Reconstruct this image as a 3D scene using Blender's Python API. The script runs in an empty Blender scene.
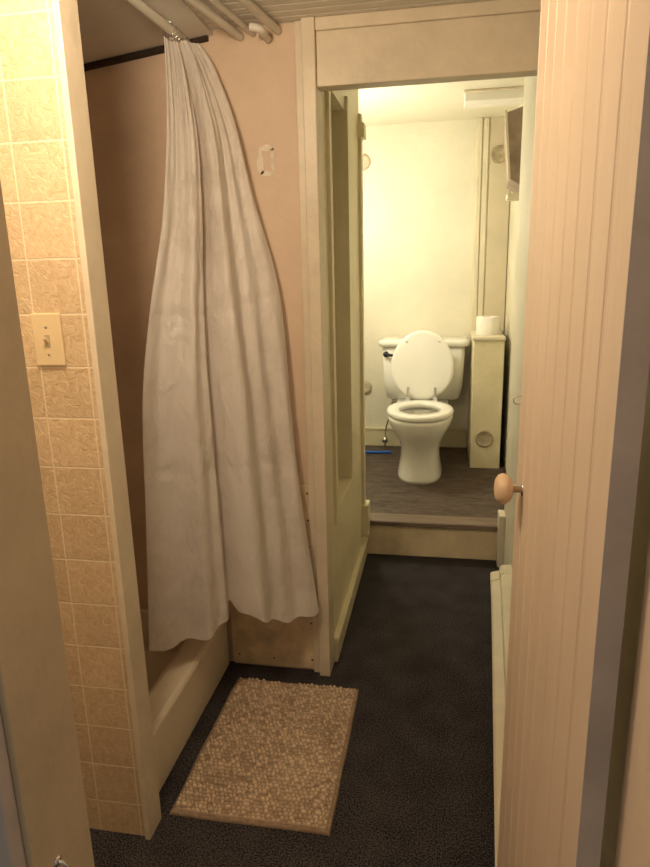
import bpy, bmesh, math, random
from mathutils import Vector, Matrix, noise
random.seed(4)
S=bpy.context.scene
COL=S.collection

# ------------------------------------------------------------ materials
def newmat(name):
    m=bpy.data.materials.new(name); m.use_nodes=True
    nt=m.node_tree; b=nt.nodes['Principled BSDF']
    return m,nt,b
def nd(nt,t,**k):
    n=nt.nodes.new(t)
    for a,v in k.items(): setattr(n,a,v)
    return n
def paint(name,c,rough=.5,var=.12,scale=4.,bump=.15,bscale=40.,dirt=None,spec=.4,metal=0.,stretch=(1,1,1)):
    m,nt,b=newmat(name); L=nt.links.new
    tc=nd(nt,'ShaderNodeTexCoord'); mp=nd(nt,'ShaderNodeMapping'); mp.inputs['Scale'].default_value=stretch
    L(tc.outputs['Object'],mp.inputs[0])
    n=nd(nt,'ShaderNodeTexNoise'); n.inputs['Scale'].default_value=scale; n.inputs['Detail'].default_value=6; n.inputs['Roughness'].default_value=.65
    L(mp.outputs[0],n.inputs['Vector'])
    r=nd(nt,'ShaderNodeValToRGB'); r.color_ramp.elements[0].position=.3; r.color_ramp.elements[1].position=.7
    lo=dirt if dirt else tuple(x*(1-var*2) for x in c); hi=tuple(min(1,x*(1+var*.5)) for x in c)
    r.color_ramp.elements[0].color=(*lo,1); r.color_ramp.elements[1].color=(*hi,1)
    L(n.outputs['Fac'],r.inputs[0]); L(r.outputs[0],b.inputs['Base Color'])
    b.inputs['Roughness'].default_value=rough; b.inputs['Specular IOR Level'].default_value=spec; b.inputs['Metallic'].default_value=metal
    if bump>0:
        n2=nd(nt,'ShaderNodeTexNoise'); n2.inputs['Scale'].default_value=bscale; n2.inputs['Detail'].default_value=4
        L(mp.outputs[0],n2.inputs['Vector'])
        bp=nd(nt,'ShaderNodeBump'); bp.inputs['Strength'].default_value=bump; bp.inputs['Distance'].default_value=.01
        L(n2.outputs['Fac'],bp.inputs['Height']); L(bp.outputs[0],b.inputs['Normal'])
    return m
M={}
M['cream']=paint('cream_paint',(.76,.69,.52),.45,.08)
M['creamyel']=paint('yellowed_cream_paint',(.79,.71,.48),.4,.07)
M['white_wall']=paint('pale_wall_paint',(.86,.81,.66),.45,.05,2.5)
M['green_wall']=paint('pale_green_wall_paint',(.76,.71,.57),.45,.06)
M['panel']=paint('beige_panel',(.74,.57,.42),.55,.07,3.)
M['panel_low']=paint('patched_panel',(.82,.64,.42),.6,.20,11.)
M['bare']=paint('bare_plywood',(.86,.68,.44),.7,.18,5.,.2,30.,stretch=(12,1,1))
M['trim']=paint('trim_paint',(.76,.655,.50),.4,.08,6.)
M['stall']=paint('stall_wall',(.82,.62,.46),.45,.10,3.)
M['door']=paint('beadboard_door_paint',(.81,.65,.50),.4,.05,3.,stretch=(1,1,.3))
M['jamb']=paint('jamb_paint',(.66,.55,.38),.4,.10,5.)
M['greypaint']=paint('blue_grey_paint',(.62,.56,.52),.5,.12,6.)
M['ceil']=paint('ceiling_paint',(.82,.77,.69),.6,.06,3.)
M['gapshade']=paint('gap_shade_paint',(.05,.03,.02),.8,.2)  # shade of the stall ceiling gap, put into the colour
M['porcelain']=paint('porcelain',(.87,.85,.78),.12,.02,2.,0,spec=.6)
M['seat']=paint('toilet_seat_plastic',(.89,.87,.80),.22,.02,2.,0,spec=.5)
M['chrome']=paint('chrome',(.75,.75,.75),.2,.03,3.,0,metal=1.)
M['black']=paint('black_plastic',(.02,.02,.02),.35,.1,3.,0)
M['blue']=paint('blue_hose',(.02,.14,.65),.4,.1,3.,0)
M['wood']=paint('wood_knob',(.76,.56,.37),.4,.12,20.,.05,stretch=(3,1,1))
M['almond']=paint('almond_plastic',(.78,.62,.38),.35,.04,5.,0)
M['pan']=paint('shower_pan',(.80,.70,.54),.3,.06,5.,.05)
M['roll']=paint('toilet_paper',(.87,.84,.77),.9,.03,8.,.1,120.)
M['brown']=paint('brown_board',(.42,.32,.25),.6,.2,10.)
M['screw']=paint('rusty_screw',(.16,.10,.06),.5,.2,10.)
M['peel']=paint('peeled_paint',(.86,.76,.62),.7,.1,30.)
M['riser']=paint('riser_paint',(.84,.71,.48),.45,.12,5.)
M['water']=paint('bowl_water',(.35,.36,.33),.05,.1,5.,0)
M['platebrown']=paint('aged_plate',(.50,.42,.27),.5,.2,30.)
M['tan']=paint('tan_trim_paint',(.64,.56,.41),.5,.06,3.)
M['nosing']=paint('vinyl_nosing',(.27,.20,.155),.4,.2,12.,.1,stretch=(.4,2,2))

# carpet
m,nt,b=newmat('carpet'); L=nt.links.new; M['carpet']=m
tc=nd(nt,'ShaderNodeTexCoord')
n=nd(nt,'ShaderNodeTexNoise'); n.inputs['Scale'].default_value=230; n.inputs['Detail'].default_value=3
L(tc.outputs['Object'],n.inputs['Vector'])
n3=nd(nt,'ShaderNodeTexNoise'); n3.inputs['Scale'].default_value=9; n3.inputs['Detail'].default_value=6
L(tc.outputs['Object'],n3.inputs['Vector'])
r=nd(nt,'ShaderNodeValToRGB'); r.color_ramp.elements[0].position=.44; r.color_ramp.elements[1].position=.78
r.color_ramp.elements[0].color=(.010,.010,.013,1); r.color_ramp.elements[1].color=(.19,.170,.172,1)
mx=nd(nt,'ShaderNodeMath',operation='MULTIPLY_ADD'); mx.inputs[1].default_value=.95
s2=nd(nt,'ShaderNodeMath',operation='MULTIPLY'); s2.inputs[1].default_value=.14
L(n3.outputs['Fac'],s2.inputs[0]); L(n.outputs['Fac'],mx.inputs[0]); L(s2.outputs[0],mx.inputs[2])
L(mx.outputs[0],r.inputs[0]); L(r.outputs[0],b.inputs['Base Color']); b.inputs['Roughness'].default_value=.95
b.inputs['Specular IOR Level'].default_value=.1
bp=nd(nt,'ShaderNodeBump'); bp.inputs['Strength'].default_value=1.; bp.inputs['Distance'].default_value=.01
L(n.outputs['Fac'],bp.inputs['Height']); L(bp.outputs[0],b.inputs['Normal'])

# bath mat
m,nt,b=newmat('chenille'); L=nt.links.new; M['mat']=m
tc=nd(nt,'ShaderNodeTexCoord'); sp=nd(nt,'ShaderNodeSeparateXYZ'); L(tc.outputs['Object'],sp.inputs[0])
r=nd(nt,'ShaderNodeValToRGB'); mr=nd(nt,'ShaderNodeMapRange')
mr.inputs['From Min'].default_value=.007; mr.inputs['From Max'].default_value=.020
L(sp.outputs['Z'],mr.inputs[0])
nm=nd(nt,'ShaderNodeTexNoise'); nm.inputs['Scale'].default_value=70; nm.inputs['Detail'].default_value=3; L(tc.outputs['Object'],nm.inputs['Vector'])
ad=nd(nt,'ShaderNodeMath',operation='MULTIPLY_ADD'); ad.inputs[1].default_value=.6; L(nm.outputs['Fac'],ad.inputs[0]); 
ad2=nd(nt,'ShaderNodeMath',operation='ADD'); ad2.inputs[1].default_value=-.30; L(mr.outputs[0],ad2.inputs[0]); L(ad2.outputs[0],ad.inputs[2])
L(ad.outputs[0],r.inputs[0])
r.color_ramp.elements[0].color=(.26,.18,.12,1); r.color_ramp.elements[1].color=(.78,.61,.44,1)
L(r.outputs[0],b.inputs['Base Color']); b.inputs['Roughness'].default_value=.95; b.inputs['Specular IOR Level'].default_value=.1

# tile
m,nt,b=newmat('embossed_tile'); L=nt.links.new; M['tile']=m
tc=nd(nt,'ShaderNodeTexCoord'); sp=nd(nt,'ShaderNodeSeparateXYZ'); L(tc.outputs['Object'],sp.inputs[0])
def mth(op,a,bv=None,c=None):
    k=nd(nt,'ShaderNodeMath',operation=op)
    for i,v in enumerate((a,bv,c)):
        if v is None: continue
        if hasattr(v,'is_linked'): L(v,k.inputs[i])
        else: k.inputs[i].default_value=v
    return k.outputs[0]
tw=.1155
fx=mth('DIVIDE',mth('ADD',sp.outputs['X'],.88+tw*30),tw); fz=mth('DIVIDE',mth('ADD',sp.outputs['Z'],-1.60+tw*30),tw)
ex=mth('ABSOLUTE',mth('SUBTRACT',mth('FRACT',fx),.5)); ez=mth('ABSOLUTE',mth('SUBTRACT',mth('FRACT',fz),.5))
e=mth('MAXIMUM',ex,ez)
mr=nd(nt,'ShaderNodeMapRange'); mr.inputs['From Min'].default_value=.477; mr.inputs['From Max'].default_value=.490
L(e,mr.inputs[0])
cb=nd(nt,'ShaderNodeCombineXYZ'); L(mth('FLOOR',fx),cb.inputs[0]); L(mth('FLOOR',fz),cb.inputs[1])
wn=nd(nt,'ShaderNodeTexWhiteNoise'); L(cb.outputs[0],wn.inputs['Vector'])
no=nd(nt,'ShaderNodeTexNoise'); no.inputs['Scale'].default_value=42; no.inputs['Detail'].default_value=3; no.inputs['Distortion'].default_value=2.
L(tc.outputs['Object'],no.inputs['Vector'])
rp=nd(nt,'ShaderNodeValToRGB'); rp.color_ramp.elements[0].position=.35; rp.color_ramp.elements[1].position=.65
rp.color_ramp.elements[0].color=(.61,.445,.265,1); rp.color_ramp.elements[1].color=(.73,.56,.365,1)
L(no.outputs['Fac'],rp.inputs[0])
hs=nd(nt,'ShaderNodeHueSaturation'); L(rp.outputs[0],hs.inputs['Color']); L(mth('MULTIPLY_ADD',wn.outputs['Value'],.12,.94),hs.inputs['Value'])
mix=nd(nt,'ShaderNodeMixRGB'); L(mr.outputs[0],mix.inputs[0]); L(hs.outputs[0],mix.inputs[1]); mix.inputs[2].default_value=(.83,.70,.51,1)
L(mix.outputs[0],b.inputs['Base Color']); b.inputs['Roughness'].default_value=.40
hgt=mth('SUBTRACT',mth('MULTIPLY',mth('ABSOLUTE',mth('SUBTRACT',no.outputs['Fac'],.5)),4.),mth('MULTIPLY',mr.outputs[0],1.))
bp=nd(nt,'ShaderNodeBump'); bp.inputs['Strength'].default_value=.36; bp.inputs['Distance'].default_value=.003
L(hgt,bp.inputs['Height']); L(bp.outputs[0],b.inputs['Normal'])

# vinyl planks
m,nt,b=newmat('vinyl_plank'); L=nt.links.new; M['plank']=m
tc=nd(nt,'ShaderNodeTexCoord'); mp=nd(nt,'ShaderNodeMapping'); mp.inputs['Scale'].default_value=(3,14,1); mp.inputs['Rotation'].default_value=(0,0,.45); L(tc.outputs['Object'],mp.inputs[0])
n=nd(nt,'ShaderNodeTexNoise'); n.inputs['Scale'].default_value=3.2; n.inputs['Detail'].default_value=8; n.inputs['Roughness'].default_value=.75; n.inputs['Distortion'].default_value=.6
L(mp.outputs[0],n.inputs['Vector'])
r=nd(nt,'ShaderNodeValToRGB'); r.color_ramp.elements[0].position=.36; r.color_ramp.elements[1].position=.66
r.color_ramp.elements[0].color=(.024,.017,.014,1); r.color_ramp.elements[1].color=(.165,.115,.088,1)
L(n.outputs['Fac'],r.inputs[0]); L(r.outputs[0],b.inputs['Base Color']); b.inputs['Roughness'].default_value=.6

# curtain
m,nt,b=newmat('curtain_vinyl'); L=nt.links.new; M['curtain']=m
b.inputs['Roughness'].default_value=.40
tr=nd(nt,'ShaderNodeBsdfTranslucent'); tr.inputs['Color'].default_value=(.93,.86,.79,1)
ms=nd(nt,'ShaderNodeMixShader'); ms.inputs[0].default_value=.32
L(b.outputs[0],ms.inputs[1]); L(tr.outputs[0],ms.inputs[2]); L(ms.outputs[0],nt.nodes['Material Output'].inputs['Surface'])
tc=nd(nt,'ShaderNodeTexCoord'); n=nd(nt,'ShaderNodeTexNoise'); n.inputs['Scale'].default_value=14; n.inputs['Detail'].default_value=6; n.inputs['Distortion'].default_value=.8
mpc=nd(nt,'ShaderNodeMapping'); mpc.inputs['Scale'].default_value=(1.3,1.3,.6); L(tc.outputs['Object'],mpc.inputs[0]); L(mpc.outputs[0],n.inputs['Vector'])
r=nd(nt,'ShaderNodeValToRGB'); r.color_ramp.elements[0].position=.34; r.color_ramp.elements[1].position=.52
r.color_ramp.elements[0].color=(.72,.66,.59,1); r.color_ramp.elements[1].color=(.92,.87,.82,1)
n4=nd(nt,'ShaderNodeTexNoise'); n4.inputs['Scale'].default_value=3.4; n4.inputs['Detail'].default_value=9; n4.inputs['Roughness'].default_value=.72; L(tc.outputs['Object'],n4.inputs['Vector'])
L(n4.outputs['Fac'],r.inputs[0]); L(r.outputs[0],b.inputs['Base Color'])
bp=nd(nt,'ShaderNodeBump'); bp.inputs['Strength'].default_value=.5; bp.inputs['Distance'].default_value=.025
L(n.outputs['Fac'],bp.inputs['Height']); L(bp.outputs[0],b.inputs['Normal']); L(bp.outputs[0],tr.inputs['Normal'])

# ------------------------------------------------------------ mesh helpers
def mkobj(name,verts,faces,mat,parent=None,smooth=False,bevel=0,segs=2):
    me=bpy.data.meshes.new(name); me.from_pydata([tuple(v) for v in verts],[],faces); me.validate(); me.update()
    bm=bmesh.new(); bm.from_mesh(me); bmesh.ops.recalc_face_normals(bm,faces=bm.faces); bm.to_mesh(me); bm.free()
    ob=bpy.data.objects.new(name,me); COL.objects.link(ob)
    if mat: me.materials.append(M[mat])
    if smooth:
        for p in me.polygons: p.use_smooth=True
    if bevel>0:
        mo=ob.modifiers.new('bev','BEVEL'); mo.width=bevel; mo.segments=segs; mo.limit_method='ANGLE'
    if parent: ob.parent=parent
    return ob
def boxv(x0,x1,y0,y1,z0,z1):
    return [(x0,y0,z0),(x1,y0,z0),(x1,y1,z0),(x0,y1,z0),(x0,y0,z1),(x1,y0,z1),(x1,y1,z1),(x0,y1,z1)]
BF=[(0,3,2,1),(4,5,6,7),(0,1,5,4),(1,2,6,5),(2,3,7,6),(3,0,4,7)]
def box(name,x0,x1,y0,y1,z0,z1,mat,parent=None,bevel=0):
    return mkobj(name,boxv(x0,x1,y0,y1,z0,z1),BF,mat,parent,bevel=bevel)
def boxes(name,lst,mat,parent=None,bevel=0):
    V=[];Fc=[]
    for bx in lst:
        k=len(V); V+=boxv(*bx); Fc+=[tuple(i+k for i in f) for f in BF]
    return mkobj(name,V,Fc,mat,parent,bevel=bevel)
def empty(name,loc=(0,0,0)):
    e=bpy.data.objects.new(name,None); e.location=loc; COL.objects.link(e); e.empty_display_size=.1
    return e
def child(ob,par):
    ob.parent=par; ob.matrix_parent_inverse=Matrix.Translation(-Vector(par.location))
    return ob
def lathe(name,prof,mat,parent=None,n=32,mtx=None,smooth=True):
    V=[];Fc=[]
    for (r,z) in prof:
        for i in range(n):
            a=2*math.pi*i/n; V.append(Vector((r*math.cos(a),r*math.sin(a),z)))
    for j in range(len(prof)-1):
        for i in range(n):
            k=(i+1)%n; Fc.append((j*n+i,j*n+k,(j+1)*n+k,(j+1)*n+i))
    Fc.append(tuple(range(n))[::-1]); Fc.append(tuple(range((len(prof)-1)*n,len(prof)*n)))
    if mtx is not None: V=[mtx@v for v in V]
    return mkobj(name,V,Fc,mat,parent,smooth=smooth)
def tube(name,pts,r,mat,parent=None,n=12,smooth_curve=True):
    cu=bpy.data.curves.new(name,'CURVE'); cu.dimensions='3D'; cu.bevel_depth=r; cu.bevel_resolution=4; cu.use_fill_caps=True
    sp=cu.splines.new('NURBS' if smooth_curve else 'POLY'); sp.points.add(len(pts)-1)
    for p,q in zip(sp.points,pts): p.co=(*q,1)
    if smooth_curve: sp.use_endpoint_u=True; sp.order_u=3
    ob=bpy.data.objects.new(name,cu); COL.objects.link(ob); cu.materials.append(M[mat])
    dg=bpy.context.evaluated_depsgraph_get(); me=bpy.data.meshes.new_from_object(ob.evaluated_get(dg))
    bpy.data.objects.remove(ob); o2=bpy.data.objects.new(name,me); COL.objects.link(o2)
    for p in me.polygons: p.use_smooth=True
    if not me.materials: me.materials.append(M[mat])
    if parent: o2.parent=parent
    return o2
def loft(name,rings,mat,parent=None,cap0=True,cap1=True,smooth=True):
    n=len(rings[0]); V=[p for r in rings for p in r]; Fc=[]
    for j in range(len(rings)-1):
        for i in range(n):
            k=(i+1)%n; Fc.append((j*n+i,j*n+k,(j+1)*n+k,(j+1)*n+i))
    if cap0: Fc.append(tuple(range(n))[::-1])
    if cap1: Fc.append(tuple(range((len(rings)-1)*n,len(rings)*n)))
    return mkobj(name,V,Fc,mat,parent,smooth=smooth)

# ------------------------------------------------------------ room shell
ZP=.19; CZ=2.15; YB=4.59; TC=2.35; YR=3.13
box('floor',-1.75,.45,-.6,3.16,-.06,0,'carpet')
box('wall_left_tile',-1.7,-.750,1.30,1.36,0,2.45,'tile')
box('trim_1',-.750,-.735,1.289,1.362,0,2.45,'trim',bevel=.002)
box('wall_stall_left',-1.62,-1.56,1.36,2.15,0,2.45,'stall')
box('wall_stall_end',-1.62,-.76,2.10,2.15,0,2.45,'stall')
box('wall_panel',-.76,-.45,2.09,2.15,0,CZ,'panel')
box('trim_2',-.775,-.745,2.082,2.095,.2,2.12,'panel')
boxes('trim_3',[(-.425,-.385,2.055,2.15,0,CZ),(-.45,-.425,2.075,2.15,0,CZ)],'trim',bevel=.003)
boxes('wall_header',[(-.385,.36,2.07,2.13,1.97,2.60)],'trim',bevel=.003)
box('trim_4',-.385,.30,2.06,2.07,2.115,2.15,'trim',bevel=.004)
NY0,NY1,NZ0,NZ1=2.28,2.66,.57,2.03
boxes('wall_left_corridor',[(-.44,-.39,2.15,NY0,0,2.40),(-.44,-.39,NY1,3.09,0,2.40),(-.44,-.39,NY0,NY1,0,NZ0),(-.44,-.39,NY0,NY1,NZ1,2.40)],'creamyel')
boxes('wall_niche',[(-.60,-.58,NY0-.03,NY1+.03,NZ0-.03,NZ1+.03),(-.58,-.44,NY0-.03,NY0,NZ0-.03,NZ1+.03),(-.58,-.44,NY1,NY1+.03,NZ0-.03,NZ1+.03),(-.58,-.44,NY0,NY1,NZ0-.03,NZ0),(-.58,-.44,NY0,NY1,NZ1,NZ1+.03)],'green_wall')
boxes('trim_5',[(-.392,-.378,NY1,NY1+.06,NZ0-.05,NZ1+.05),(-.392,-.378,NY0-.04,NY0,NZ0-.05,NZ1+.05),(-.392,-.378,NY0,NY1,NZ0-.05,NZ0)],'creamyel',bevel=.002)
boxes('trim_6',[(-.445,-.375,3.05,3.10,.19,2.10),(-.445,-.36,3.03,3.11,2.0,2.06)],'creamyel',bevel=.003)
boxes('baseboard_left',[(-.39,-.372,2.15,3.12,0,.085),(-.39,-.366,2.15,3.12,.085,.10)],'creamyel',bevel=.003)
box('trim_7',-.392,-.355,3.04,3.13,.14,.30,'creamyel',bevel=.004)
box('floor_platform',-.95,.46,3.16,4.66,0,ZP,'plank')
box('wall_riser',-.40,.34,YR,3.16,0,ZP-.022,'riser',bevel=.002)
box('trim_8',-.392,.31,YR-.025,3.22,ZP-.022,ZP+.006,'nosing',bevel=.006)
box('wall_back',-.95,.46,YB,4.66,ZP,TC,'white_wall')
boxes('wall_left_back',[(-.95,-.88,3.09,YB,0,TC),(-.95,-.44,3.05,3.09,0,2.40)],'white_wall')
box('wall_right_back',.40,.46,3.13,YB,ZP,TC,'green_wall')
box('ceiling_back',-.95,.46,2.13,4.66,TC,TC+.06,'white_wall')
boxes('baseboard_back',[(-.88,.17,4.572,YB,ZP,.31),(-.88,.17,4.565,YB,.31,.325)],'creamyel',bevel=.003)
boxes('trim_9',[(.175,.395,4.578,YB,1.0,TC),(.180,.212,4.560,4.58,1.0,TC),(.216,.252,4.566,4.58,1.0,TC)],'cream',bevel=.004)
box('trim_13',.262,.395,4.568,4.58,1.0,TC,'tan',bevel=.003)
for i,x in enumerate((-.62,-.36,-.02)):
    box('trim_%d'%(20+i),x,x+.004,4.588,4.5925,.325,TC,'white_wall')
boxes('wall_right',[(.31,.37,.60,3.13,0,2.40)],'green_wall')
boxes('trim_10',[(.280,.31,3.05,3.14,.0,.27)],'green_wall',bevel=.003)
M['bceil']=paint('beadboard_ceiling',(.82,.77,.69),.55,.06,3.,0)
V=[];Fc=[]
ys=[];y=1.25
while y<2.10:
    ys+=[(y,CZ),(y+.034,CZ),(y+.037,CZ+.006),(y+.041,CZ+.006)]; y+=.044
ys.append((2.12,CZ))
for (yy,zz) in ys: V+=[(-.70,yy,zz),(.36,yy,zz)]
for i in range(len(ys)-1): Fc.append((2*i,2*i+1,2*i+3,2*i+2))
k=len(V); V+=[(-.70,1.25,2.22),(.36,1.25,2.22),(.36,2.12,2.22),(-.70,2.12,2.22)]; Fc.append((k,k+3,k+2,k+1)); Fc.append((0,1,k+1,k))
mkobj('ceiling',V,Fc,'bceil')
box('ceiling_front',-1.7,.36,.60,1.25,2.42,2.48,'ceil')
mkobj('ceiling_stall',[(-.70,1.36,2.17),(-.70,2.10,2.135),(-1.6,2.10,2.03),(-1.6,1.36,2.06),(-.70,1.36,2.21),(-.70,2.10,2.175),(-1.6,2.10,2.07),(-1.6,1.36,2.10)],BF,'ceil')
mkobj('trim_11',[(-.715,2.075,2.121),(-.715,2.10,2.121),(-1.5,2.10,2.028),(-1.5,2.075,2.028),(-.715,2.075,2.134),(-.715,2.10,2.134),(-1.5,2.10,2.04),(-1.5,2.075,2.04)],BF,'gapshade')  # solid strip coloured near-black to draw the shaded gap under the stall ceiling
boxes('wall_front',[(-1.75,-.464,.50,.60,0,2.48),(.23,.9,.50,.60,0,2.48),(-.464,.23,.50,.60,2.10,2.48)],'ceil')
box('wall_left_front',-1.75,-1.69,.60,1.36,0,2.48,'tile')
boxes('door_jamb',[(-.464,-.424,.497,.603,0,2.10),(-.424,.190,.497,.603,2.06,2.10)],'jamb',bevel=.002)
boxes('trim_14',[(.190,.23,.495,.603,0,2.10)],'door',bevel=.002)
boxes('trim_12',[(-.55,-.430,.475,.497,0,2.18),(.194,.32,.475,.495,0,2.18)],'greypaint',bevel=.003)

# ------------------------------------------------------------ beadboard door
de=empty('beadboard_door',(.155,.605,0))
p0=Vector((.152,.605,0)); p1=Vector((.137,1.185,0)); W=(p1-p0).length; ux=(p1-p0).normalized(); nx=Vector((-ux.y,ux.x,0))
if nx.x>0: nx=-nx
prof=[(0,0)]; s=.0; bw=.0725
while s<W-.012:
    e0=min(s+bw-.012,W-.006)
    prof+= [(s+.0005,0),(e0,0)]
    if e0<W-.010: prof+=[(e0+.0015,-.0016),(e0+.003,-.0016),(e0+.0050,-.0004),(e0+.0075,-.0004),(e0+.0095,-.0016),(e0+.0110,-.0016)]
    s+=bw
prof.append((W,0))
TH=.024; V=[];Fc=[]
for (a,d) in prof:
    q=p0+ux*a+nx*d
    V+=[(q.x,q.y,.015),(q.x,q.y,2.04)]
for i in range(len(prof)-1): Fc.append((2*i,2*i+2,2*i+3,2*i+1))
k=len(V)
for a in (0,W):
    q=p0+ux*a-nx*TH; V+=[(q.x,q.y,.015),(q.x,q.y,2.04)]
n2=2*(len(prof)-1)
Fc+=[(k,k+1,k+3,k+2),(n2,k+2,k+3,n2+1)]
lf=mkobj('leaf',V,Fc,'door'); child(lf,de)
qa=p0-nx*TH
eb=mkobj('hinge_edge',[(p0.x,p0.y,.015),(qa.x,qa.y,.015),(qa.x,qa.y-.002,.015),(p0.x,p0.y-.002,.015),(p0.x,p0.y,2.04),(qa.x,qa.y,2.04),(qa.x,qa.y-.002,2.04),(p0.x,p0.y-.002,2.04)],BF,'greypaint'); child(eb,de)
# knob
kc=p0+ux*(W-.075)+Vector((0,0,1.072))
rot=Vector((0,0,1)).rotation_difference(nx).to_matrix().to_4x4()
mt=Matrix.Translation(kc)@rot
child(lathe('knob',[(.004,.016),(.012,.017),(.021,.021),(.0262,.028),(.0272,.034),(.0245,.041),(.017,.046),(.006,.048)],'wood',mtx=mt),de)
child(lathe('knob_shank',[(.012,-.001),(.012,.002),(.006,.003),(.006,.019)],'chrome',mtx=mt),de)
hc=p0+ux*(W-.02)+Vector((0,0,1.225))
child(tube('hook',[hc+nx*.001,hc+nx*.012,hc+nx*.016+Vector((0,0,-.006)),hc+nx*.012+Vector((0,0,-.014)),hc+nx*.003+Vector((0,0,-.014))],.0013,'chrome'),de)
# hooks on left jamb
le=empty('hook_and_eye',(-.424,.55,.76))
child(tube('hook_wire',[(-.426,.535,.80),(-.416,.535,.80),(-.412,.538,.785),(-.415,.54,.76),(-.419,.542,.735),(-.413,.543,.728)],.002,'chrome'),le)
child(lathe('eye_plate',[(.006,0),(.006,.003),(.003,.004)],'chrome',mtx=Matrix.Translation((-.425,.535,.80))@Matrix.Rotation(math.pi/2,4,'Y')),le)

# ------------------------------------------------------------ light switch
sw=empty('light_switch',(-.85,1.30,1.312))
child(box('plate',-.886,-.816,1.293,1.30,1.257,1.372,'almond',bevel=.003),sw)
child(box('toggle_slot',-.857,-.845,1.2915,1.295,1.300,1.325,'platebrown'),sw)
child(mkobj('toggle',[(-.855,1.293,1.304),(-.847,1.293,1.304),(-.847,1.281,1.316),(-.855,1.281,1.316),(-.855,1.293,1.314),(-.847,1.293,1.314),(-.847,1.281,1.322),(-.855,1.281,1.322)],BF,'almond',bevel=.001),sw)
for i,z in enumerate((1.342,1.283)):
    child(lathe('screw_%d'%i,[(.003,0),(.003,.0015)],'platebrown',n=12,mtx=Matrix.Translation((-.851,1.2935,z))@Matrix.Rotation(math.pi/2,4,'X')),sw)

# ------------------------------------------------------------ shower pan
sp_=empty('shower_pan',(-1.1,1.7,0))
X0,X1,Y0,Y1,H=-1.56,-.775,1.38,2.08,.21
ins=.075
V=[(X0,Y0,0),(X1,Y0,0),(X1,Y1,0),(X0,Y1,0),
   (X0,Y0,H),(X1,Y0,H),(X1,Y1,H),(X0,Y1,H),
   (X0+ins,Y0+.03,H),(X1-ins-.02,Y0+.03,H),(X1-ins-.02,Y1-.03,H),(X0+ins,Y1-.03,H),
   (X0+ins+.03,Y0+.05,.06),(X1-ins-.05,Y0+.05,.06),(X1-ins-.05,Y1-.05,.06),(X0+ins+.03,Y1-.05,.06)]
Fc=[(0,1,2,3),(0,1,5,4),(1,2,6,5),(2,3,7,6),(3,0,4,7)]
for a in range(4):
    b_=(a+1)%4; Fc.append((4+a,4+b_,8+b_,8+a)); Fc.append((8+a,8+b_,12+b_,12+a))
Fc.append((12,13,14,15))
child(mkobj('pan_body',V,Fc,'pan',bevel=.012),sp_)
child(lathe('drain',[(.03,.061),(.03,.064),(.02,.065)],'chrome',mtx=Matrix.Translation((-1.2,1.74,0))),sp_)

# ------------------------------------------------------------ curtain and rod
ce=empty('shower_curtain',(-.75,1.9,1.2))
rows=[((-.80,1.95,2.10),(-.735,2.05,2.105)),
 ((-.80,1.945,2.02),(-.688,2.045,2.02)),
 ((-.80,1.92,1.85),(-.618,2.04,1.86)),
 ((-.81,1.86,1.60),(-.572,2.04,1.62)),
 ((-.83,1.77,1.35),(-.527,2.04,1.38)),
 ((-.84,1.69,1.095),(-.492,2.04,1.05)),
 ((-.85,1.66,.75),(-.458,2.03,.69)),
 ((-.87,1.64,.335),(-.420,2.01,.280))]
def cr(p0,p1,p2,p3,t):
    return .5*((2*p1)+(-p0+p2)*t+(2*p0-5*p1+4*p2-p3)*t*t+(-p0+3*p1-3*p2+p3)*t**3)
def samp(side,v):
    q=v*(len(rows)-1); i=min(int(q),len(rows)-2); t=q-i
    g=lambda k:Vector(rows[max(0,min(len(rows)-1,k))][side])
    return cr(g(i-1),g(i),g(i+1),g(i+2),t)
NU,NV=300,190
V=[];Fc=[]
def fold(x):
    return math.cos(2*math.pi*x)+.28*math.cos(4*math.pi*x+.8)
for j in range(NV+1):
    v=j/NV; Lp=samp(0,v); Rp=samp(1,v)
    d=Rp-Lp; d.z=0; dn=d.normalized(); nrm=Vector((dn.y,-dn.x,0))
    top=max(0,1-v/.45)
    for i in range(NU+1):
        u=i/NU
        p=Lp.lerp(Rp,u)
        p+=nrm*(.02*v*math.sin(math.pi*u))
        uu=u+.035*math.sin(2.2*v+1.2)*math.sin(math.pi*u)+.02*noise.noise(Vector((u*2,v*2.5,21)))
        f=fold(uu*2.9+.15)*(.62+.3*noise.noise(Vector((u*2,v*2,31))))
        f+=math.sin(uu*2*math.pi*6.3+1.4*v+.4)*(.22+.25*noise.noise(Vector((u*5,v*2.2,41))))
        f+=math.sin(uu*2*math.pi*11.5+1.5*v)*.60*top
        f+=.75*noise.noise(Vector((u*5.5,v*1.6,3)))
        f+=.28*noise.noise(Vector((u*9,v*9,8)))+.12*noise.noise(Vector((u*20+v*6,v*22,18)))
        for vc in (.36,.58,.80):
            f-=.16*math.exp(-((v-vc-.01*math.sin(u*4))/.005)**2)
        groove=math.exp(-((uu-.47)/.028)**2); ridge=math.exp(-((uu-.57)/.06)**2)
        env=min(1,u*10,(1-u)*10)*.8+.2
        amp=.011+.012*min(1,v*1.6)
        off=amp*f*env - .055*groove*min(1,v*2.4) + .035*ridge*min(1,v*2)
        if v<.12: off*= .4+.6*v/.12
        p+=nrm*off
        w=v**6
        p.z+= w*(.055*math.exp(-((u-.50)/.20)**2)+.010*math.sin(u*13+.5)+.004*math.sin(u*37)) - .03*w*math.exp(-((u-.08)/.08)**2)
        p.z+= .04*w*math.exp(-((u-.48)/.02)**2)
        if u>.9: p+=dn*(.011*math.sin(v*13+.5)*((u-.9)/.1))
        p.y=min(p.y,2.07)
        V.append(p)
for j in range(NV):
    for i in range(NU):
        a=j*(NU+1)+i; Fc.append((a,a+1,a+NU+2,a+NU+1))
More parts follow.
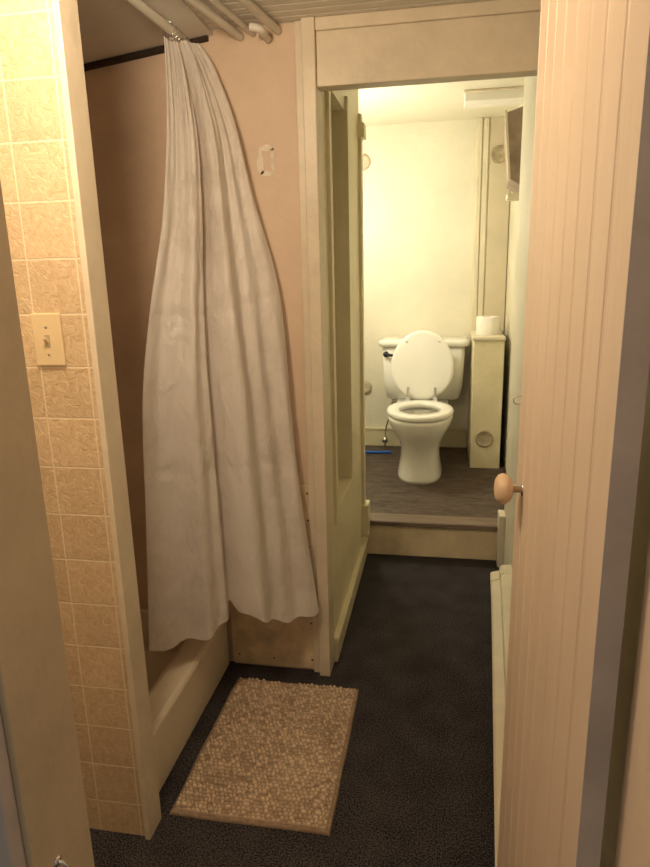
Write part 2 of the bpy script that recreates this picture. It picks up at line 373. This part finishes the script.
child(mkobj('curtain_sheet',V,Fc,'curtain',smooth=True),ce)
re_=empty('curtain_rod',(-.78,1.75,2.11))
child(tube('rod',[(-.78,1.365,2.102),(-.78,2.08,2.118)],.0125,'roll',smooth_curve=False),re_)
child(lathe('flange',[(.03,0),(.03,.006),(.016,.012),(.014,.02)],'roll',mtx=Matrix.Translation((-.78,2.098,2.118))@Matrix.Rotation(math.pi/2,4,'X')),re_)
for i,y in enumerate((1.94,1.965,1.985,2.01,2.03,2.05)):
    pts=[(-.78+.018*math.cos(a),y+.004*math.sin(a*2),2.112+.02*math.sin(a)) for a in [2*math.pi*t/12 for t in range(13)]]
    child(tube('ring_%d'%i,pts,.0018,'chrome',smooth_curve=False),ce)
# painted pipes on ceiling
pe=empty('ceiling_pipes',(-.6,1.9,2.12))
for i,(a,b_) in enumerate((((-.72,1.30,2.125),(-.615,2.085,2.125)),((-.67,1.30,2.13),(-.575,2.085,2.13)),((-.60,1.30,2.132),(-.50,2.085,2.132)))):
    child(tube('pipe_%d'%i,[a,b_],.012 if i!=1 else .009,'ceil',smooth_curve=False),pe)
child(tube('elbow',[(-.56,2.0,2.12),(-.53,2.0,2.115),(-.53,2.04,2.11),(-.53,2.08,2.11)],.011,'ceil'),pe)

# lower patched panel
pl=empty('plywood_patch',(-.6,2.08,.36))
child(boxes('lower_board',[(-.762,-.43,2.078,2.09,.012,.325)],'panel_low',bevel=.002),pl)
child(boxes('bare_strips',[(-.56,-.43,2.079,2.09,.33,.47),(-.762,-.565,2.081,2.09,.33,.47)],'bare',bevel=.002),pl)
child(boxes('upper_board',[(-.60,-.43,2.080,2.09,.475,.725)],'panel_low',bevel=.002),pl)
k=0
for (x,z) in [(-.735,.05),(-.60,.045),(-.455,.05),(-.455,.20),(-.455,.30),(-.455,.36),(-.455,.44),(-.455,.50),(-.455,.60),(-.455,.70),(-.54,.70),(-.60,.44),(-.735,.3)]:
    child(lathe('screw_%d'%k,[(.004,0),(.004,.002)],'screw',n=10,mtx=Matrix.Translation((x,2.079,z))@Matrix.Rotation(math.pi/2,4,'X')),pl); k+=1
# peeled paint marks
V=[];Fc=[]
def blob(cx,cz,rx,rz,y,seed,n=22):
    global V,Fc
    k=len(V)
    for i in range(n):
        a=2*math.pi*i/n; q=1+.55*noise.noise(Vector((math.cos(a)*1.7+seed,math.sin(a)*1.7,seed)))
        V.append((cx+rx*q*math.cos(a),y,cz+rz*q*math.sin(a)))
    Fc.append(tuple(range(k,k+n)))
for (cx,cz,rx,rz,sd) in [(-.572,1.775,.010,.034,1.3),(-.550,1.815,.026,.009,2.2),(-.532,1.780,.007,.034,4.1),(-.552,1.74,.022,.008,7.7)]:
    blob(cx,cz,rx,rz,2.0885,sd)
mkobj('peeled_paint_mark',V,Fc,'peel')

# ------------------------------------------------------------ bath mat
nxg,nyg=330,450; mw,mh=.45,.618; cx,cy=-.495,1.683
V=[];Fc=[]
sx=.0135
for j in range(nyg+1):
    for i in range(nxg+1):
        x=-mw/2+mw*i/nxg; y=-mh/2+mh*j/nyg
        e=min(mw/2-abs(x),mh/2-abs(y))
        row=int(math.floor((y+5)/sx)); xo=(row%2)*.5
        jx=.6*noise.noise(Vector((x*45,y*45,1)))
        fx_=(x+5)/sx+xo+jx; fy_=(y+5)/sx
        dx=(fx_-math.floor(fx_)-.5); dy=(fy_-math.floor(fy_)-.5)
        rr=math.sqrt(dx*dx+dy*dy)/.52
        cell=noise.cell(Vector((math.floor(fx_)+.1,math.floor(fy_)+.1,0)))
        hb=.011*math.sqrt(max(0,1-min(1,rr)**2))*(.75+.5*cell)
        z=.008+hb
        if e<.012: z=.006+.002*min(1,e/.004)
        if e<=1e-6: z=.0015
        z+= .003*noise.noise(Vector((x*6,y*6,5)))*min(1,e/.05)
        wav=.003*noise.noise(Vector((x*8,y*8,9)))
        V.append((cx+x+wav,cy+y+wav,max(.001,z)))
for j in range(nyg):
    for i in range(nxg):
        a=j*(nxg+1)+i; Fc.append((a,a+1,a+nxg+2,a+nxg+1))
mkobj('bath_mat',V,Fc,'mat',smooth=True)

# ------------------------------------------------------------ baseboard heater
he=empty('baseboard_heater',(.22,2.,0))
def slx(y): return .152+(.238-.152)*(y-1.2)/(2.68-1.2)
def hprof(y):
    x=slx(y)
    return [(.306,y,.0),(x+.012,y,.0),(x+.012,y,.028),(x-.008,y,.032),(x-.016,y,.135),(x-.010,y,.142),(x+.02,y,.150),(x+.024,y,.172),(x+.035,y,.178),(.306,y,.182)]
child(loft('casing',[hprof(1.2),hprof(2.68)],'cream',smooth=False),he)
child(loft('end_cap',[[(p[0]-(.003 if p[0]<.30 else 0),p[1],p[2]+.002) for p in hprof(2.62)],[(p[0]-(.003 if p[0]<.30 else 0),p[1],p[2]+.002) for p in hprof(2.70)]],'cream',smooth=False),he)

# ------------------------------------------------------------ toilet
te=empty('toilet',(-.135,4.1,ZP)); TX=-.135
def egg(hw,y0,y1,z,n=48,pw=2.0,nar=.0):
    cyy=(y0+y1)/2; hl=(y1-y0)/2; out=[]
    for i in range(n):
        a=2*math.pi*i/n; c=math.cos(a); s=math.sin(a)
        xx=hw*math.copysign(abs(c)**(2/pw),c); yy=hl*math.copysign(abs(s)**(2/pw),s)
        xx*=1+nar*(yy/hl)
        out.append(Vector((TX+xx,cyy+yy,ZP+z)))
    return out
rg=[egg(.138,3.72,4.24,0,pw=2.6),egg(.137,3.722,4.24,.02,pw=2.6),egg(.130,3.73,4.23,.05,pw=2.5),egg(.120,3.74,4.22,.12,pw=2.3),
 egg(.119,3.735,4.22,.18,pw=2.2),egg(.130,3.71,4.21,.23,pw=2.1),egg(.156,3.665,4.20,.285,pw=2.1),egg(.182,3.63,4.18,.335),egg(.194,3.615,4.16,.375),egg(.195,3.612,4.16,.395),egg(.188,3.62,4.15,.402),
 egg(.14,3.67,4.05,.402),egg(.132,3.68,4.04,.385),egg(.13,3.69,4.03,.34),egg(.10,3.74,3.98,.26),egg(.05,3.80,3.90,.22)]
child(loft('bowl',rg,'porcelain'),te)
child(lathe('water',[(.085,0),(.085,.001)],'water',mtx=Matrix.Translation((TX,3.86,ZP+.262))),te)
child(loft('deck',[egg(.15,4.02,4.50,.30,pw=5),egg(.165,4.02,4.50,.33,pw=5),egg(.17,4.02,4.50,.385,pw=5),egg(.165,4.03,4.50,.395,pw=5)],'porcelain'),te)
def ring(name,ow,oy0,oy1,iw,iy0,iy1,z0,z1,mat):
    rr=[egg(ow-.004,oy0+.004,oy1-.004,z0,nar=.04),egg(ow,oy0,oy1,(z0+z1)/2,nar=.04),egg(ow-.006,oy0+.006,oy1-.006,z1-.003,nar=.04),egg(ow-.016,oy0+.016,oy1-.016,z1,nar=.04),
        egg(iw+.012,iy0-.012,iy1+.012,z1,nar=.04),egg(iw+.003,iy0-.003,iy1+.003,z1-.006,nar=.04),egg(iw,iy0,iy1,z0,nar=.04),egg(ow-.004,oy0+.004,oy1-.004,z0,nar=.04)]
    return loft(name,rr,mat,cap0=False,cap1=False)
child(ring('seat',.200,3.605,4.12,.118,3.69,4.01,.408,.437,'seat'),te)
def lidring(w,t0,t1,off,n=56):
    out=[]; ax=Vector((0,.20,.98)).normalized(); nm=Vector((0,-.98,.20)).normalized()
    o=Vector((TX,4.135,ZP+.430)); c=(t0+t1)/2; hl=(t1-t0)/2
    for i in range(n):
        a=2*math.pi*i/n; out.append(o+Vector((w*math.cos(a)*(1-.05*math.sin(a)),0,0))+ax*(c+hl*math.sin(a))+nm*off)
    return out
child(loft('lid',[lidring(.192,.008,.437,-.010),lidring(.199,.0,.445,-.004),lidring(.199,.0,.445,.003),lidring(.192,.008,.437,.010),lidring(.175,.025,.42,.011)],'seat'),te)
for i,x in enumerate((-.085,.085)):
    child(box('hinge_%d'%i,TX+x-.016,TX+x+.016,4.075,4.115,ZP+.43,ZP+.458,'chrome',bevel=.005),te)
    child(box('hinge_arm_%d'%i,TX+x-.009,TX+x+.009,4.100,4.118,ZP+.44,ZP+.52,'chrome',bevel=.005),te)
    child(lathe('seat_bumper_%d'%i,[(.008,0),(.008,.008)],'seat',n=12,mtx=Matrix.Translation((TX+x*1.2,4.20,ZP+.80))@Matrix.Rotation(math.pi/2,4,'X')),te)
def rrect(hw,y0,y1,z,r=.045,n=8):
    out=[]
    for (sx_,sy_,a0) in ((1,1,0),(-1,1,90),(-1,-1,180),(1,-1,270)):
        for k in range(n+1):
            a=math.radians(a0+90*k/n)
            out.append(Vector((TX+sx_*(hw-r)+r*math.cos(a),(y1-r if sy_>0 else y0+r)+r*math.sin(a),ZP+z)))
    return out
child(loft('tank',[rrect(.225,4.37,4.545,.385),rrect(.245,4.345,4.555,.40),rrect(.262,4.335,4.56,.50),rrect(.272,4.33,4.56,.745)],'porcelain'),te)
child(loft('tank_lid',[rrect(.278,4.325,4.565,.745),rrect(.292,4.315,4.57,.752),rrect(.298,4.313,4.57,.775),rrect(.292,4.32,4.565,.790),rrect(.26,4.34,4.55,.794)],'porcelain'),te)
child(tube('flush_handle',[(TX-.245,4.328,ZP+.70),(TX-.245,4.305,ZP+.70),(TX-.215,4.300,ZP+.698),(TX-.155,4.300,ZP+.685)],.010,'black'),te)
child(lathe('handle_boss',[(.019,0),(.019,.012),(.012,.018)],'black',mtx=Matrix.Translation((TX-.245,4.332,ZP+.70))@Matrix.Rotation(math.pi/2,4,'X')),te)
child(tube('riser_tube',[(-.40,4.50,.27),(-.40,4.50,.34),(-.37,4.48,.42),(-.34,4.46,.58)],.006,'chrome'),te)
child(lathe('valve_body',[(.012,0),(.016,.01),(.016,.035),(.009,.045)],'chrome',mtx=Matrix.Translation((-.40,4.50,.235))),te)
child(lathe('valve_handle',[(.018,0),(.022,.006),(.018,.012)],'chrome',mtx=Matrix.Translation((-.40,4.475,.26))@Matrix.Rotation(math.pi/2,4,'X')),te)
child(tube('stub_pipe',[(-.40,4.50,.19),(-.40,4.50,.24)],.008,'chrome',smooth_curve=False),te)
tube('blue_hose',[(-.80,4.41,ZP+.010),(-.62,4.38,ZP+.010),(-.50,4.36,ZP+.010),(-.42,4.37,ZP+.010),(-.35,4.38,ZP+.010)],.009,'blue')

# ------------------------------------------------------------ side shelf + roll
be=empty('pipe_chase_shelf',(.27,4.3,ZP))
child(box('body',.178,.362,4.09,4.585,ZP,1.005,'creamyel',bevel=.003),be)
child(box('top_board',.170,.366,4.078,4.585,1.005,1.025,'cream',bevel=.004),be)
child(lathe('access_cover',[(.056,0),(.056,.004),(.046,.008),(.044,.005),(.01,.006)],'platebrown',mtx=Matrix.Translation((.262,4.091,.385))@Matrix.Rotation(math.pi/2,4,'X')),be)
tr_=empty('toilet_roll',(.26,4.30,1.025))
child(lathe('paper',[(.022,0),(.070,0),(.071,.003),(.071,.108),(.069,.111),(.022,.111),(.021,.10)],'roll',mtx=Matrix.Translation((.268,4.26,1.025))),tr_)
child(lathe('core',[(.0215,.002),(.0215,.110),(.0195,.110),(.0195,.05)],'platebrown',mtx=Matrix.Translation((.268,4.26,1.025))),tr_)

# ------------------------------------------------------------ upper right items
vt=empty('vent_cover',(.33,4.56,2.05))
child(lathe('vent_ring',[(.055,0),(.055,.006),(.045,.012),(.04,.006),(.01,.006)],'platebrown',mtx=Matrix.Translation((.320,4.566,2.13))@Matrix.Rotation(math.pi/2,4,'X')),vt)
wc=empty('wall_cabinet',(.36,3.7,2.))
child(mkobj('cabinet_body',[(.300,3.52,1.86),(.398,3.52,1.80),(.398,3.92,1.80),(.320,3.92,1.86),(.270,3.52,2.16),(.398,3.52,2.20),(.398,3.92,2.20),(.290,3.92,2.16)],BF,'brown',bevel=.004),wc)
child(mkobj('cabinet_trim',[(.292,3.50,1.85),(.304,3.50,1.85),(.304,3.52,1.85),(.292,3.52,1.85),(.262,3.50,2.17),(.274,3.50,2.17),(.274,3.52,2.17),(.262,3.52,2.17)],BF,'cream',bevel=.002),wc)
child(box('bracket',.30,.398,3.60,3.70,1.77,1.80,'cream',bevel=.003),wc)
lt=empty('ceiling_light_box',(.26,4.0,TC))
child(box('housing',.08,.395,3.86,4.02,TC-.055,TC,'roll',bevel=.006),lt)
child(box('lip',.075,.395,3.85,4.03,TC-.012,TC-.001,'trim',bevel=.003),lt)
for i,z in enumerate((2.13,.62)):
    child(lathe('disc',[(.052,0),(.05,.01),(.03,.02),(.02,.014)],'tan',mtx=Matrix.Translation((-.555,4.588,z))@Matrix.Rotation(math.pi/2,4,'X')),empty('pipe_escutcheon' if i==0 else 'pipe_escutcheon.001',(-.555,4.588,z)))

# ------------------------------------------------------------ lights
def point(name,loc,e,c,r=.05):
    l=bpy.data.lights.new(name,'POINT'); l.energy=e; l.color=c; l.shadow_soft_size=r
    o=bpy.data.objects.new(name,l); o.location=loc; COL.objects.link(o)
point('vestibule_bulb',(-.60,.90,2.03),21,(1,.80,.56),.06)
point('toilet_room_bulb',(-.68,3.72,1.78),23,(1,.94,.76),.07)
point('added_rear_fill',(-.1,-1.6,2.2),11,(1,.81,.62),.08)  # unseen fill lamp, added behind the camera to brighten jamb and door edge
w=bpy.data.worlds.new('World'); S.world=w; w.use_nodes=True
w.node_tree.nodes['Background'].inputs[0].default_value=(1,.85,.68,1); w.node_tree.nodes['Background'].inputs[1].default_value=.18

# ------------------------------------------------------------ camera
f=650.;ph=math.radians(14.2);th=math.radians(10.55);ro=math.radians(1.4)
F=Vector((-math.sin(th)*math.cos(ph),math.cos(th)*math.cos(ph),-math.sin(ph)))
r0=Vector((math.cos(th),math.sin(th),0));u0=r0.cross(F)
R=r0*math.cos(ro)-u0*math.sin(ro);U=u0*math.cos(ro)+r0*math.sin(ro)
cam=bpy.data.cameras.new('camera'); co=bpy.data.objects.new('camera',cam); COL.objects.link(co)
co.matrix_world=Matrix(((R.x,U.x,-F.x,0),(R.y,U.y,-F.y,0),(R.z,U.z,-F.z,1.45),(0,0,0,1)))
cam.sensor_fit='VERTICAL'; cam.sensor_height=36; cam.lens=36*f/867; cam.clip_start=.02
S.camera=co
S.view_settings.view_transform='Standard'
